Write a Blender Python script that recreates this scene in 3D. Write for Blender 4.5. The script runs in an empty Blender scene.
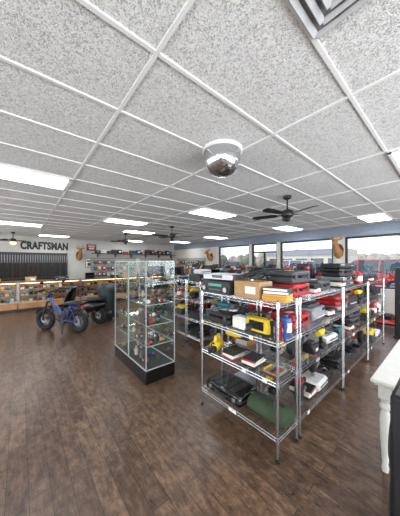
import bpy, math, random
from mathutils import Vector, Matrix
R=random.Random(31)
sc=bpy.context.scene
# ---------------------------------------------------------------- materials
def lin(c):
    return tuple(((v/255)/12.92 if v/255<=.04045 else ((v/255+.055)/1.055)**2.4) for v in c)
MC={}
def M(name,rgb,rough=.5,metal=0,var=.12,emis=0,scale=14,coat=0):
    if name in MC: return MC[name]
    m=bpy.data.materials.new(name); m.use_nodes=True; nt=m.node_tree; N=nt.nodes; L=nt.links
    p=N['Principled BSDF']; c=lin(rgb)
    p.inputs['Roughness'].default_value=rough; p.inputs['Metallic'].default_value=metal
    p.inputs['Coat Weight'].default_value=coat
    if var>0:
        tc=N.new('ShaderNodeTexCoord'); n=N.new('ShaderNodeTexNoise'); n.inputs['Scale'].default_value=scale
        n.inputs['Detail'].default_value=3
        L.new(tc.outputs['Object'],n.inputs['Vector'])
        r=N.new('ShaderNodeValToRGB'); L.new(n.outputs['Fac'],r.inputs['Fac'])
        r.color_ramp.elements[0].position=.3; r.color_ramp.elements[1].position=.7
        r.color_ramp.elements[0].color=tuple(v*(1-var) for v in c)+(1,)
        r.color_ramp.elements[1].color=tuple(min(1,v*(1+var)) for v in c)+(1,)
        L.new(r.outputs['Color'],p.inputs['Base Color'])
    else: p.inputs['Base Color'].default_value=c+(1,)
    if emis:
        p.inputs['Emission Color'].default_value=c+(1,); p.inputs['Emission Strength'].default_value=emis
    MC[name]=m; return m
def glass(name,tint=(252,254,253),refl=1.0):
    if name in MC: return MC[name]
    m=bpy.data.materials.new(name); m.use_nodes=True; nt=m.node_tree; N=nt.nodes; L=nt.links
    N.clear(); o=N.new('ShaderNodeOutputMaterial'); mx=N.new('ShaderNodeMixShader')
    t=N.new('ShaderNodeBsdfTransparent'); t.inputs[0].default_value=lin(tint)+(1,)
    g=N.new('ShaderNodeBsdfGlossy'); g.inputs['Roughness'].default_value=.02
    f=N.new('ShaderNodeFresnel'); f.inputs[0].default_value=1.45
    mu=N.new('ShaderNodeMath'); mu.operation='MULTIPLY'; mu.inputs[1].default_value=refl
    L.new(f.outputs[0],mu.inputs[0]); L.new(mu.outputs[0],mx.inputs[0]); L.new(t.outputs[0],mx.inputs[1]); L.new(g.outputs[0],mx.inputs[2])
    L.new(mx.outputs[0],o.inputs[0]); MC[name]=m; return m

black=M('black_plastic',(26,26,28),.45); blackg=M('black_gloss',(14,14,15),.2,coat=.3)
dgrey=M('dark_grey',(58,59,61),.5); grey=M('grey_plastic',(120,122,124),.5); lgrey=M('light_grey',(180,182,184),.5)
white=M('white_plastic',(215,215,212),.4); chrome=M('chrome_wire',(206,208,211),.25,1,var=.03)
steel=M('brushed_steel',(165,167,170),.35,1,var=.05)
red=M('red_paint',(170,28,30),.4); yellow=M('yellow_plastic',(214,182,34),.45); blue=M('blue_plastic',(34,66,122),.4)
teal=M('teal_plastic',(18,92,100),.4); green=M('green_fabric',(50,66,44),.85); orange=M('orange_plastic',(206,96,32),.45)
card=M('cardboard',(170,136,96),.85); paper=M('paper',(226,222,212),.8,var=.03); rubber=M('rubber_black',(22,22,22),.8)
brownm=M('brown_leather',(92,54,30),.55); cream=M('cream_paint',(208,196,172),.6); navy=M('navy_blue',(28,52,108),.3,coat=.5)
led=M('display_green',(60,150,130),.3,var=0,emis=.15); amber=M('amber_label',(206,150,70),.6)
screen=M('screen_glass',(10,12,16),.08,var=0); canvas=M('tool_bag_canvas',(40,40,44),.9,var=.25)
oak=M('oak_laminate',(172,124,80),.4,scale=6,var=.2)
# ---------------------------------------------------------------- mesh builder
class B:
    def __init__(s): s.v=[]; s.f=[]; s.m=[]; s.mats=[]; s.T=Matrix.Identity(4)
    def mi(s,m):
        if m not in s.mats: s.mats.append(m)
        return s.mats.index(m)
    def add(s,vs,fs,m,T=None):
        o=len(s.v); k=s.mi(m); TT=s.T@T if T is not None else s.T
        s.v+= [TT@Vector(v) for v in vs]; s.f+=[tuple(i+o for i in f) for f in fs]; s.m+=[k]*len(fs)
    def append(s,b,T):
        o=len(s.v); s.v+=[T@v for v in b.v]; s.f+=[tuple(i+o for i in f) for f in b.f]
        s.m+=[s.mi(b.mats[k]) for k in b.m]
    def box(s,c,d,m,bev=0,rot=None,top=None):
        hx,hy,hz=d[0]/2,d[1]/2,d[2]/2
        T=Matrix.Translation(c)
        if rot: 
            for a,ax in zip(rot,'XYZ'):
                if a: T=T@Matrix.Rotation(a,4,ax)
        S=[(a,b,c2) for a in(-1,1) for b in(-1,1) for c2 in(-1,1)]
        if bev<=0:
            vs=[]
            for a,b,c2 in S:
                k=top if (top and c2>0) else (1,1)
                vs.append((a*hx*k[0],b*hy*k[1],c2*hz))
            fs=[(0,1,3,2),(4,6,7,5),(0,4,5,1),(2,3,7,6),(0,2,6,4),(1,5,7,3)]
        else:
            b_=min(bev,hx*.9,hy*.9,hz*.9); vs=[];ix={}
            for n,(a,b,c2) in enumerate(S):
                k=top if (top and c2>0) else (1,1)
                for ax in range(3):
                    e=[b_]*3; e[ax]=0
                    ix[(a,b,c2,ax)]=len(vs); vs.append((a*(hx*k[0]-e[0]),b*(hy*k[1]-e[1]),c2*(hz-e[2])))
            fs=[]
            for q in(-1,1):
                fs.append([ix[(q,i,j,0)] for i,j in((-1,-1),(1,-1),(1,1),(-1,1))])
                fs.append([ix[(i,q,j,1)] for i,j in((-1,-1),(1,-1),(1,1),(-1,1))])
                fs.append([ix[(i,j,q,2)] for i,j in((-1,-1),(1,-1),(1,1),(-1,1))])
            for i in(-1,1):
                for j in(-1,1):
                    fs.append([ix[(i,j,-1,0)],ix[(i,j,1,0)],ix[(i,j,1,1)],ix[(i,j,-1,1)]])
                    fs.append([ix[(i,-1,j,0)],ix[(i,1,j,0)],ix[(i,1,j,2)],ix[(i,-1,j,2)]])
                    fs.append([ix[(-1,i,j,1)],ix[(1,i,j,1)],ix[(1,i,j,2)],ix[(-1,i,j,2)]])
            for a,b,c2 in S: fs.append([ix[(a,b,c2,k)] for k in range(3)])
        s.add(vs,fs,m,T)
    def tube(s,pts,r,m,seg=8,closed=False,caps=True,up=None):
        P=[Vector(p) for p in pts]; n=len(P)
        rr=[r]*n if not isinstance(r,list) else r
        vs=[];fs=[];prev=None
        for i in range(n):
            if closed: t=P[(i+1)%n]-P[i-1]
            else: t=P[min(i+1,n-1)]-P[max(i-1,0)]
            if t.length<1e-9: t=Vector((0,0,1))
            t.normalize()
            if prev is None or up is not None:
                u=Vector(up) if up is not None else (Vector((0,0,1)) if abs(t.z)<.9 else Vector((1,0,0)))
                a=(u-t*u.dot(t))
                if a.length<1e-4: a=t.orthogonal()
                a.normalize()
            else:
                a=(prev-t*prev.dot(t)); a=a.normalized() if a.length>1e-6 else t.orthogonal().normalized()
            prev=a; b=t.cross(a)
            ra,rb=(rr[i] if isinstance(rr[i],tuple) else (rr[i],rr[i]))
            for k in range(seg):
                w=2*math.pi*(k+.5)/seg
                vs.append(P[i]+a*(math.cos(w)*ra)+b*(math.sin(w)*rb))
        for i in range(n if closed else n-1):
            j=(i+1)%n
            for k in range(seg):
                l=(k+1)%seg; fs.append((i*seg+k,i*seg+l,j*seg+l,j*seg+k))
        if caps and not closed:
            fs.append(tuple(range(seg-1,-1,-1))); fs.append(tuple((n-1)*seg+k for k in range(seg)))
        s.add(vs,fs,m)
    def cyl(s,a,b,r,m,seg=16,r2=None): s.tube([a,b],[r,r if r2 is None else r2],m,seg)
    def lathe(s,prof,c,m,seg=20,axis='Z'):
        T=Matrix.Translation(c)
        if axis=='Y': T=T@Matrix.Rotation(-math.pi/2,4,'X')
        if axis=='X': T=T@Matrix.Rotation(math.pi/2,4,'Y')
        vs=[];fs=[];n=len(prof)
        for r,z in prof:
            for k in range(seg):
                w=2*math.pi*k/seg; vs.append((max(r,1e-4)*math.cos(w),max(r,1e-4)*math.sin(w),z))
        for i in range(n-1):
            for k in range(seg):
                l=(k+1)%seg; fs.append((i*seg+k,i*seg+l,(i+1)*seg+l,(i+1)*seg+k))
        s.add(vs,fs,m,T)
    def sphere(s,c,r,m,seg=14,sc_=(1,1,1)):
        n=max(6,seg//2); vs=[];fs=[]
        for i in range(n+1):
            ph=math.pi*i/n
            for k in range(seg):
                w=2*math.pi*k/seg; q=max(math.sin(ph),1e-3)
                vs.append((c[0]+r*sc_[0]*q*math.cos(w),c[1]+r*sc_[1]*q*math.sin(w),c[2]-r*sc_[2]*math.cos(ph)))
        for i in range(n):
            for k in range(seg):
                l=(k+1)%seg; fs.append((i*seg+k,i*seg+l,(i+1)*seg+l,(i+1)*seg+k))
        s.add(vs,fs,m)
    def torus(s,c,R_,r,m,axis='Z',n=28,seg=8):
        pts=[]
        for k in range(n):
            w=2*math.pi*k/n; a,b=R_*math.cos(w),R_*math.sin(w)
            pts.append({'Z':(c[0]+a,c[1]+b,c[2]),'Y':(c[0]+a,c[1],c[2]+b),'X':(c[0],c[1]+a,c[2]+b)}[axis])
        s.tube(pts,r,m,seg,closed=True,up={'Z':(0,0,1),'Y':(0,1,0),'X':(1,0,0)}[axis])
    def prism(s,poly,y0,y1,m,plane='XZ'):
        n=len(poly)
        def pt(p,y): return {'XZ':(p[0],y,p[1]),'YZ':(y,p[0],p[1]),'XY':(p[0],p[1],y)}[plane]
        vs=[pt(p,y0) for p in poly]+[pt(p,y1) for p in poly]
        fs=[tuple(range(n-1,-1,-1)),tuple(range(n,2*n))]+[(i,(i+1)%n,n+(i+1)%n,n+i) for i in range(n)]
        s.add(vs,fs,m)
    def mesh(s,name,ang=38):
        me=bpy.data.meshes.new(name); me.from_pydata([tuple(v) for v in s.v],[],s.f)
        for m in s.mats: me.materials.append(m)
        me.polygons.foreach_set('material_index',s.m)
        me.polygons.foreach_set('use_smooth',[True]*len(s.f))
        me.update()
        import bmesh
        bm=bmesh.new(); bm.from_mesh(me); bmesh.ops.recalc_face_normals(bm,faces=bm.faces); bm.to_mesh(me); bm.free()
        me.set_sharp_from_angle(angle=math.radians(ang))
        return me
    def obj(s,name,loc=(0,0,0),rz=0,scale=1):
        return put(name,s.mesh(name),loc,rz,scale)
def put(name,me,loc,rz=0,scale=1):
    o=bpy.data.objects.new(name,me); sc.collection.objects.link(o); o.location=loc; o.rotation_euler=(0,0,rz); o.scale=(scale,)*3
    return o

# ---------------------------------------------------------------- room constants
XW=8.5; YF=13.0; XL=-4.0; YB=-3.0; H=2.85; EYE=1.65
def mixmul(N,L,a,b):
    mx=N.new('ShaderNodeMix'); mx.data_type='RGBA'; mx.blend_type='MULTIPLY'; mx.inputs[0].default_value=1
    L.new(a,mx.inputs[6]); L.new(b,mx.inputs[7]); return mx.outputs[2]
def floor_mat():
    m=bpy.data.materials.new('floor_wood_planks'); m.use_nodes=True; nt=m.node_tree; N=nt.nodes; L=nt.links; p=N['Principled BSDF']
    tc=N.new('ShaderNodeTexCoord'); mp=N.new('ShaderNodeMapping'); mp.inputs['Rotation'].default_value=(0,0,math.pi/2)
    L.new(tc.outputs['Object'],mp.inputs['Vector'])
    br=N.new('ShaderNodeTexBrick'); L.new(mp.outputs[0],br.inputs['Vector']); br.inputs['Scale'].default_value=1
    br.inputs['Brick Width'].default_value=1.22; br.inputs['Row Height'].default_value=.125; br.inputs['Mortar Size'].default_value=.002
    br.inputs['Color1'].default_value=lin((112,89,71))+(1,); br.inputs['Color2'].default_value=lin((86,66,53))+(1,)
    br.inputs['Mortar'].default_value=lin((44,35,29))+(1,); br.inputs['Bias'].default_value=-.1
    mp2=N.new('ShaderNodeMapping'); mp2.inputs['Scale'].default_value=(12,3.4,1); L.new(tc.outputs['Object'],mp2.inputs['Vector'])
    n=N.new('ShaderNodeTexNoise'); n.inputs['Scale'].default_value=1.8; n.inputs['Detail'].default_value=10; n.inputs['Roughness'].default_value=.8; L.new(mp2.outputs[0],n.inputs['Vector'])
    r=N.new('ShaderNodeValToRGB'); r.color_ramp.elements[0].position=.38; r.color_ramp.elements[0].color=(.45,.42,.4,1)
    r.color_ramp.elements[1].position=.63; r.color_ramp.elements[1].color=(1.4,1.37,1.32,1); L.new(n.outputs['Fac'],r.inputs['Fac'])
    c1=mixmul(N,L,br.outputs['Color'],r.outputs['Color'])
    n2=N.new('ShaderNodeTexNoise'); n2.inputs['Scale'].default_value=13; n2.inputs['Detail'].default_value=10; n2.inputs['Roughness'].default_value=.8; L.new(tc.outputs['Object'],n2.inputs['Vector'])
    r2=N.new('ShaderNodeValToRGB'); r2.color_ramp.elements[0].position=.38; r2.color_ramp.elements[0].color=(.62,.6,.58,1); r2.color_ramp.elements[1].position=.66; r2.color_ramp.elements[1].color=(1.4,1.4,1.38,1)
    L.new(n2.outputs['Fac'],r2.inputs['Fac'])
    L.new(mixmul(N,L,c1,r2.outputs['Color']),p.inputs['Base Color'])
    mr=N.new('ShaderNodeMapRange'); mr.inputs['To Min'].default_value=.18; mr.inputs['To Max'].default_value=.44; L.new(n2.outputs['Fac'],mr.inputs['Value']); L.new(mr.outputs[0],p.inputs['Roughness'])
    bp=N.new('ShaderNodeBump'); bp.inputs['Strength'].default_value=.3; bp.inputs['Distance'].default_value=.01; L.new(n2.outputs['Fac'],bp.inputs['Height']); L.new(bp.outputs[0],p.inputs['Normal'])
    return m
def ceil_mat():
    m=bpy.data.materials.new('acoustic_tile'); m.use_nodes=True; nt=m.node_tree; N=nt.nodes; L=nt.links; p=N['Principled BSDF']
    tc=N.new('ShaderNodeTexCoord'); n=N.new('ShaderNodeTexNoise'); n.inputs['Scale'].default_value=58; n.inputs['Detail'].default_value=3; n.inputs['Roughness'].default_value=.6; n.inputs['Distortion'].default_value=1.8
    L.new(tc.outputs['Object'],n.inputs['Vector'])
    r=N.new('ShaderNodeValToRGB'); e=r.color_ramp.elements; e[0].position=.4; e[0].color=lin((168,168,166))+(1,); e[1].position=.52; e[1].color=lin((228,228,226))+(1,)
    L.new(n.outputs['Fac'],r.inputs['Fac']); L.new(r.outputs['Color'],p.inputs['Base Color']); p.inputs['Roughness'].default_value=.9
    bp=N.new('ShaderNodeBump'); bp.inputs['Strength'].default_value=.8; bp.inputs['Distance'].default_value=.01; L.new(n.outputs['Fac'],bp.inputs['Height']); L.new(bp.outputs[0],p.inputs['Normal'])
    return m
wallm=M('wall_paint',(200,198,191),.8,var=.04,scale=3); pillar=M('pillar_paint',(206,200,188),.7,var=.04)
headm=M('header_paint',(128,138,152),.6,var=.05); alum=M('dark_aluminium',(60,58,56),.4,.6,var=.04); wht=M('white_trim',(228,228,224),.5,var=.03)

def bb(name,x0,x1,y0,y1,z0,z1,m,bev=0):
    b=B(); c=((x0+x1)/2,(y0+y1)/2,(z0+z1)/2); b.box((0,0,0),(x1-x0,y1-y0,z1-z0),m,bev); return b.obj(name,c)
bb('floor',XL-.1,XW+.2,YB-.2,YF+.1,-.1,0,floor_mat())
bb('ceiling',XL-.1,XW+.2,YB-.2,YF+.1,H,H+.1,ceil_mat())
bb('wall_far',XL-.1,XW+.2,YF,YF+.1,0,H,wallm)
b=B(); b.box((XL-.05,5,.25),(.1,16,.5),wallm); b.box((XL-.05,5,2.75),(.1,16,.2),wallm)  # gap between strips is made up, lets the left fill lamp in
for y in(-3,1,5,9,13): b.box((XL-.05,y,1.6),(.1,.4,2.2),pillar)
b.obj('wall_left')
SILL=.82; HEAD=2.5
ops=[('w',6.45,8.55),('d',4.98,6.3),('w',2.8,4.84),('w',-.15,2.45),('w',-2.8,-.45)]
for lo,hi in((YB,4.98),(6.3,YF)):
    b=B(); ys=lo; segs=[]
    for k,a,c in sorted(ops,key=lambda q:q[1]):
        if k=='w' and a>=lo and c<=hi: segs.append((ys,a)); ys=c
    segs.append((ys,hi))
    for a,c in segs: b.box((XW+.1,(a+c)/2,HEAD/2),(.2,c-a,HEAD),pillar)
    b.box((XW+.1,(lo+hi)/2,(H+HEAD)/2),(.2,hi-lo,H-HEAD),headm)
    for k,a,c in ops:
        if k=='w' and a>=lo and c<=hi: b.box((XW+.1,(a+c)/2,SILL/2),(.2,c-a,SILL),wallm)
    b.obj('wall_right')
bb('trim_1',XW,XW+.2,4.98,6.3,HEAD,H,headm)
n=1
wg=glass('window_glass',(253,254,255),.6)
for k,a,c in ops:
    b=B(); z0=SILL if k=='w' else .005
    cy=(a+c)/2; hz=(HEAD-z0)
    for y in (a+.03,c-.03): b.box((0,y-cy,z0+hz/2),(.09,.06,hz),alum,.004)
    b.box((0,0,z0+.03),(.09,c-a,.06),alum,.004); b.box((0,0,HEAD-.03),(.09,c-a,.06),alum,.004)
    if k=='w':
        b.box((-.07,0,z0+.0),(.1,c-a,.03),wht,.004)
        b.box((0,0,z0+hz/2),(.008,c-a-.1,hz-.1),wg)
        b.obj('window_%d'%n,(XW+.1,cy,0)); n+=1
    else:
        b.box((0,0,2.1),(.08,c-a,.06),alum,.004); b.box((0,0,.15),(.06,c-a-.1,.2),alum,.004)
        b.box((0,.0,1.05),(.06,.08,2.1),alum,.004); b.box((-.05,0,1.0),(.03,c-a-.2,.05),steel,.01)
        b.box((0,0,1.3),(.008,c-a-.1,2.3),wg)
        b.obj('door_1',(XW+.1,cy,0))
b=B()
b.box((2.25,YB-.1,.25),(12.5,.2,.5),wallm); b.box((2.25,YB-.1,2.75),(12.5,.2,.2),wallm)  # unseen wall, left open in the middle for the added back fill
for x in (-4.0,-.1,4.0,8.5): b.box((x,YB-.1,1.6),(.3,.2,2.2),pillar)
b.obj('wall_back')
bb('baseboard_far',XL,XW,YF-.02,YF,0,.1,black); bb('baseboard_left',XL,XL+.02,YB,YF,0,.1,black)
gridm=M('ceiling_grid_bar',(222,222,221),.5,var=.02)
GX=[.6+1.22*i for i in range(-4,8) if XL<.6+1.22*i<XW]; GY=[.49+.61*i for i in range(-6,24) if YB<.49+.61*i<YF]
b=B()
for x in GX: b.box((x,(YB+YF)/2,H-.005),(.024,YF-YB,.014),gridm)
for y in GY: b.box(((XL+XW)/2,y,H-.0045),(XW-XL,.024,.013),gridm)
b.obj('trim_ceiling_grid')
lens=M('light_diffuser',(240,247,255),.4,var=0,emis=16)
tb=B(); 
for x in(-.58,.58): tb.box((x,0,-.012),(.06,.6,.024),wht,.003)
for y in(-.28,.28): tb.box((0,y,-.012),(1.22,.04,.024),wht,.003)
tb.box((0,0,-.014),(1.1,.52,.026),lens); tme=tb.mesh('ceiling_light_panel')
for x,y in [(-.62,3.54),(-.62,8.42),(1.82,5.98),(3.04,3.54),(6.7,1.1),(6.7,3.54),(3.04,-.12),(6.7,7.2),(3.04,7.81),(4.26,11.47),(.6,11.47),(-.62,-1.95),(-3.06,3.54),(-3.06,8.42),(6.7,10.25),(-3.06,0)]:
    put('ceiling_light_panel',tme,(x+.61,y+.305,H),0)
# ---------------------------------------------------------------- ceiling fittings
b=B(); b.lathe([(.215,0),(.215,-.02),(.2,-.03)],(0,0,0),wht,40)
mir=M('mirror_dome',(215,218,222),.05,1,var=.04,scale=5)
b.lathe([(.195,-.02),(.197,-.08),(.19,-.14),(.165,-.2),(.12,-.245),(.06,-.27),(0,-.278)],(0,0,0),mir,40)
b.obj('security_dome_mirror',(1.67,1.62,H))
b=B()
for i in range(5):
    s=.58-i*.1; z=-.012-.005*i
    for sx in(-1,1):
        b.box((sx*s/2,0,z),(.03,s,.012),lgrey,.003,rot=(0,sx*.4,0)); b.box((0,sx*s/2,z),(s,.03,.012),lgrey,.003,rot=(-sx*.4,0,0))
b.box((0,0,-.004),(.6,.6,.006),grey); b.obj('air_vent_diffuser',(.905,.185,H))
fb=M('fan_blade_black',(30,26,24),.4)
def fan(name,loc,rz,light=False,drop=.3,Rr=.6,mat=fb):
    b=B(); b.lathe([(.0,0),(.07,0),(.065,-.05),(.03,-.07),(0,-.07)],(0,0,0),black)
    b.cyl((0,0,-.05),(0,0,-drop),.014,black,10)
    b.lathe([(0,-drop+.06),(.05,-drop+.05),(.1,-drop+.02),(.115,-drop-.03),(.1,-drop-.07),(.05,-drop-.1),(0,-drop-.11)],(0,0,0),black,24)
    if light:
        b.lathe([(.08,-drop-.1),(.1,-drop-.14),(.07,-drop-.19),(0,-drop-.2)],(0,0,0),M('fan_lamp_glow',(255,190,110),.4,var=0,emis=5))
    else: b.lathe([(.05,-drop-.1),(.055,-drop-.14),(.03,-drop-.165),(0,-drop-.17)],(0,0,0),black)
    for k in range(5):
        w=2*math.pi*k/5
        b.T=Matrix.Rotation(w,4,'Z')
        b.box((.14,0,-drop-.04),(.12,.035,.012),black,.004)
        old=b.T; b.T=old@Matrix.Translation((.18,0,-drop-.04))@Matrix.Rotation(.2,4,'X')
        pl=[(0,-.045),(.05,-.06),(Rr-.25,-.072),(Rr-.2,-.055),(Rr-.18,0),(Rr-.2,.055),(Rr-.25,.072),(.05,.06),(0,.045)]
        b.prism(pl,-.004,.004,mat,'XY'); b.T=Matrix.Identity(4)
    return b.obj(name,loc,rz)
fan('ceiling_fan',(3.72,1.97,H),.55,Rr=.66); fan('ceiling_fan',(3.91,6.12,H),.5,Rr=.68); fan('ceiling_fan',(3.4,8.9,H),.1); fan('ceiling_fan',(-.2,11.4,H),.4,True)

# ---------------------------------------------------------------- merchandise catalogue
CAT=[]
def item(name,w,d,h,b,wt=1,tw_=None): CAT.append(dict(name=name,w=w,d=d,h=h,b=b,me=None,wt=wt,tw=wt if tw_ is None else tw_))
for col,wt in ((red,1.0),(dgrey,.9),(blue,.2)):
    b=B(); b.box((0,0,.065),(.4,.2,.13),col,.008); b.box((0,0,.155),(.4,.2,.05),black if col!=dgrey else yellow,.01,top=(.92,.75))
    b.tube([(-.08,0,.18),(-.08,0,.205),(.08,0,.205),(.08,0,.18)],.008,black); 
    for x in(-.12,.12): b.box((x,-.102,.12),(.03,.008,.04),steel,.002)
    item('toolbox',.41,.22,.215,b,wt,.9 if col is red else .15)
for col,wt in ((yellow,1.6),(teal,.8),(red,.9)):
    b=B(); b.box((.01,0,.03),(.12,.075,.06),black,.01); b.box((.0,0,.11),(.035,.035,.12),black,.01,rot=(0,-.12,0))
    b.lathe([(0,-.1),(.03,-.1),(.035,-.08),(.035,.03),(.028,.05),(.022,.07),(.02,.1),(.01,.105),(0,.105)],(0,0,.185),col,14,'X')
    b.cyl((.09,0,.185),(.12,0,.185),.012,steel,8); b.box((.02,0,.14),(.02,.02,.04),red,.004)
    item('cordless_drill',.24,.09,.22,b,wt,.15)
for col in (black,steel):
    b=B(); b.box((0,0,.035),(.42,.28,.06),col,.005); b.box((0,-.142,.04),(.14,.006,.03),screen); b.box((-.14,-.142,.045),(.1,.006,.012),lgrey)
    for i in range(4): b.cyl((.1+i*.025,-.14,.035),(.1+i*.025,-.146,.035),.006,lgrey,8)
    for x in(-.17,.17):
        for y in(-.1,.1): b.cyl((x,y,0),(x,y,.006),.012,rubber,8)
    item('dvd_player',.42,.29,.066,b,1.2,1.2)
b=B(); b.box((0,0,.075),(.42,.32,.14),black,.006); b.box((0,-.163,.1),(.2,.006,.025),led)
for x in(-.16,.16): b.cyl((x,-.16,.06),(x,-.18,.06),.025,steel,16)
for i in range(6): b.box((-.08+.03*i,-.163,.05),(.018,.006,.01),grey)
for i in range(8): b.box((0,-.1+.03*i,.146),(.3,.008,.003),dgrey)
item('stereo_receiver',.42,.35,.15,b,1.0,1.5)
for col,wt in((black,1.3),(yellow,.3),(navy,.3),(dgrey,1.0),(teal,.2),(red,.8)):
    b=B(); b.box((0,0,.035),(.38,.28,.066),col,.014); b.box((0,0,.098),(.38,.28,.05),col,.014); 
    for x in(-.12,0,.12): b.box((x,0,.124),(.06,.22,.008),col,.003)
    b.tube([(-.07,-.14,.065),(-.07,-.165,.065),(.07,-.165,.065),(.07,-.14,.065)],.009,black)
    for x in(-.13,.13): b.box((x,-.143,.07),(.04,.01,.05),dgrey,.003)
    b.box((.0,-.0,.1285),(.1,.06,.002),paper)
    item('tool_case',.38,.31,.13,b,wt,0 if col is yellow else wt)
for col in(yellow,orange):
    b=B(); b.cyl((0,-.012,.11),(0,.012,.11),.095,steel,24); b.lathe([(.0,-.03),(.105,-.03),(.11,0),(.105,.03),(0,.03)],(0,.0,.13),black,20,'Y')
    b.box((0,.03,.02),(.3,.14,.006),steel); b.box((.02,.06,.13),(.16,.08,.09),col,.02); b.tube([(.09,.05,.14),(.15,.05,.19),(.06,.05,.235),(-.04,.05,.2)],.017,black,8)
    b.cyl((-.02,.06,.13),(-.02,.14,.13),.045,col,14)
    item('circular_saw',.32,.24,.25,b,1.1 if col is yellow else .4,.1)
cols=[red,blue,paper,black,dgrey,amber,black,grey,paper]
for s_ in range(3):
    b=B(); z=0
    for i in range(5):
        t=.016+R.random()*.013; a=R.uniform(-.12,.12)
        b.box((R.uniform(-.01,.01),0,z+t/2),(.17,.22,t-.001),R.choice(cols),.002,rot=(0,0,a)); b.box((.004,0,z+t/2),(.169,.21,t*.7),paper,0,rot=(0,0,a)); z+=t
    item('book_stack',.2,.25,z,b,.6)
b=B()
for i in range(11):
    b.box((-.14+i*.027,0,.095),(.022,.135,.19),R.choice(cols),.002); b.box((-.14+i*.027,-.068,.12),(.012,.002,.1),R.choice([paper,yellow,white]))
item('dvd_case_row',.31,.14,.19,b,.5)
b=B(); 
for sx in(-1,1): b.box((sx*.148,0,.1),(.004,.24,.2),card); b.box((sx*.185,0,.215),(.08,.24,.004),card,rot=(0,sx*.5,0))
for sy in(-1,1): b.box((0,sy*.118,.1),(.3,.004,.2),card)
b.box((0,0,.003),(.3,.24,.006),card); b.box((0,0,.12),(.28,.22,.15),dgrey,.02); b.box((.0,-.121,.1),(.12,.002,.05),paper)
for i in range(4): b.sphere((-.09+.06*i,R.uniform(-.05,.05),.19),.035,R.choice(cols))
item('cardboard_box',.38,.25,.24,b,.4)
b=B(); b.box((0,0,.08),(.3,.22,.16),card,.003); b.box((0,0,.1605),(.05,.22,.002),amber); b.box((.05,-.111,.08),(.12,.002,.07),paper); item('cardboard_box',.3,.22,.162,b,.4)
b=B(); b.box((0,0,.16),(.2,.2,.32),black,.006)
b.lathe([(.075,0),(.08,-.006),(.06,.004),(.03,.018),(0,.01)],(0,-.1,.12),dgrey,20,'Y'); b.lathe([(.03,0),(.035,-.006),(.015,.0),(0,-.008)],(0,-.1,.25),grey,16,'Y'); item('loudspeaker',.2,.21,.32,b,.8,1.4)
for col in(orange,black):
    b=B()
    for i in range(5): b.torus((0,0,.012+i*.018),.1-.004*(i%2),.01,col,'Z',22,6)
    b.box((.1,0,.05),(.03,.035,.1),black,.004); item('extension_cord_coil',.23,.22,.1,b,.3 if col is orange else .9,.2)
for col in(blue,red,white):
    b=B(); b.lathe([(0,0),(.05,0),(.052,.01),(.052,.15),(.045,.165),(.02,.17),(.02,.19),(0,.19)],(0,0,0),col,16); b.lathe([(.0525,.04),(.0525,.12)],(0,0,0),paper,16); item('spray_can',.11,.11,.19,b,.5)
b=B(); b.sphere((0,0,.13),.13,red,20,(1,1.15,1)); b.box((0,-.1,.12),(.17,.11,.08),screen,.02); b.torus((0,0,.02),.105,.014,black); item('motorcycle_helmet',.27,.31,.26,b,.1,.4)
b=B(); b.cyl((-.1,0,.05),(.08,0,.05),.033,teal,14); b.lathe([(0,-.02),(.062,-.02),(.062,.0),(0,.005)],(.12,0,.03),steel,20); b.cyl((.1,0,.02),(.1,0,.07),.03,dgrey,12); b.cyl((.09,.02,.05),(.09,.12,.05),.014,black,8); item('angle_grinder',.3,.18,.09,b,1.4,.3)
b=B(); b.box((0,0,.05),(.3,.24,.09),white,.02); b.box((0,-.122,.05),(.2,.006,.012),black); b.cyl((.1,-.12,.06),(.1,-.126,.06),.012,blue,12); item('game_console',.3,.25,.095,b,.6)
b=B(); b.box((0,0,.004),(.3,.2,.008),blue)
for sy in(-1,1): b.box((0,sy*.1,.06),(.32,.005,.12),blue)
for sx in(-1,1): b.box((sx*.158,0,.06),(.005,.2,.12),blue)
for i in range(9): b.cyl((R.uniform(-.12,.12),R.uniform(-.07,.07),.01),(R.uniform(-.12,.12),R.uniform(-.07,.07),R.uniform(.1,.19)),.012,R.choice([steel,red,yellow,black]),8)
item('tool_bin',.325,.21,.19,b,.5)
b=B(); b.box((0,0,.07),(.26,.12,.14),yellow,.02); b.box((0,-.06,.08),(.16,.01,.08),screen,.004); b.tube([(-.1,0,.13),(-.1,0,.19),(.1,0,.19),(.1,0,.13)],.01,black); b.lathe([(.035,0),(.03,-.01),(0,-.005)],(-.08,-.062,.05),black,14,'Y'); b.box((0,0,.01),(.28,.14,.02),black,.005); item('jobsite_radio',.28,.15,.2,b,.7,.15)
b=B(); b.box((0,0,.012),(.36,.25,.02),dgrey,.006); b.box((0,.11,.13),(.36,.012,.23),dgrey,.005,rot=(.15,0,0)); b.box((0,.1,.13),(.33,.004,.2),screen,0,rot=(.15,0,0)); b.box((0,-.01,.0235),(.3,.13,.003),black); item('laptop_computer',.37,.29,.25,b,.7,1.2)
b=B(); b.box((0,0,.05),(.16,.13,.1),black,.015); b.box((0,-.0,.11),(.1,.07,.03),dgrey,.006); b.box((0,-.066,.05),(.06,.002,.03),paper); item('battery_charger',.16,.135,.125,b,1.3,.6)
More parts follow.
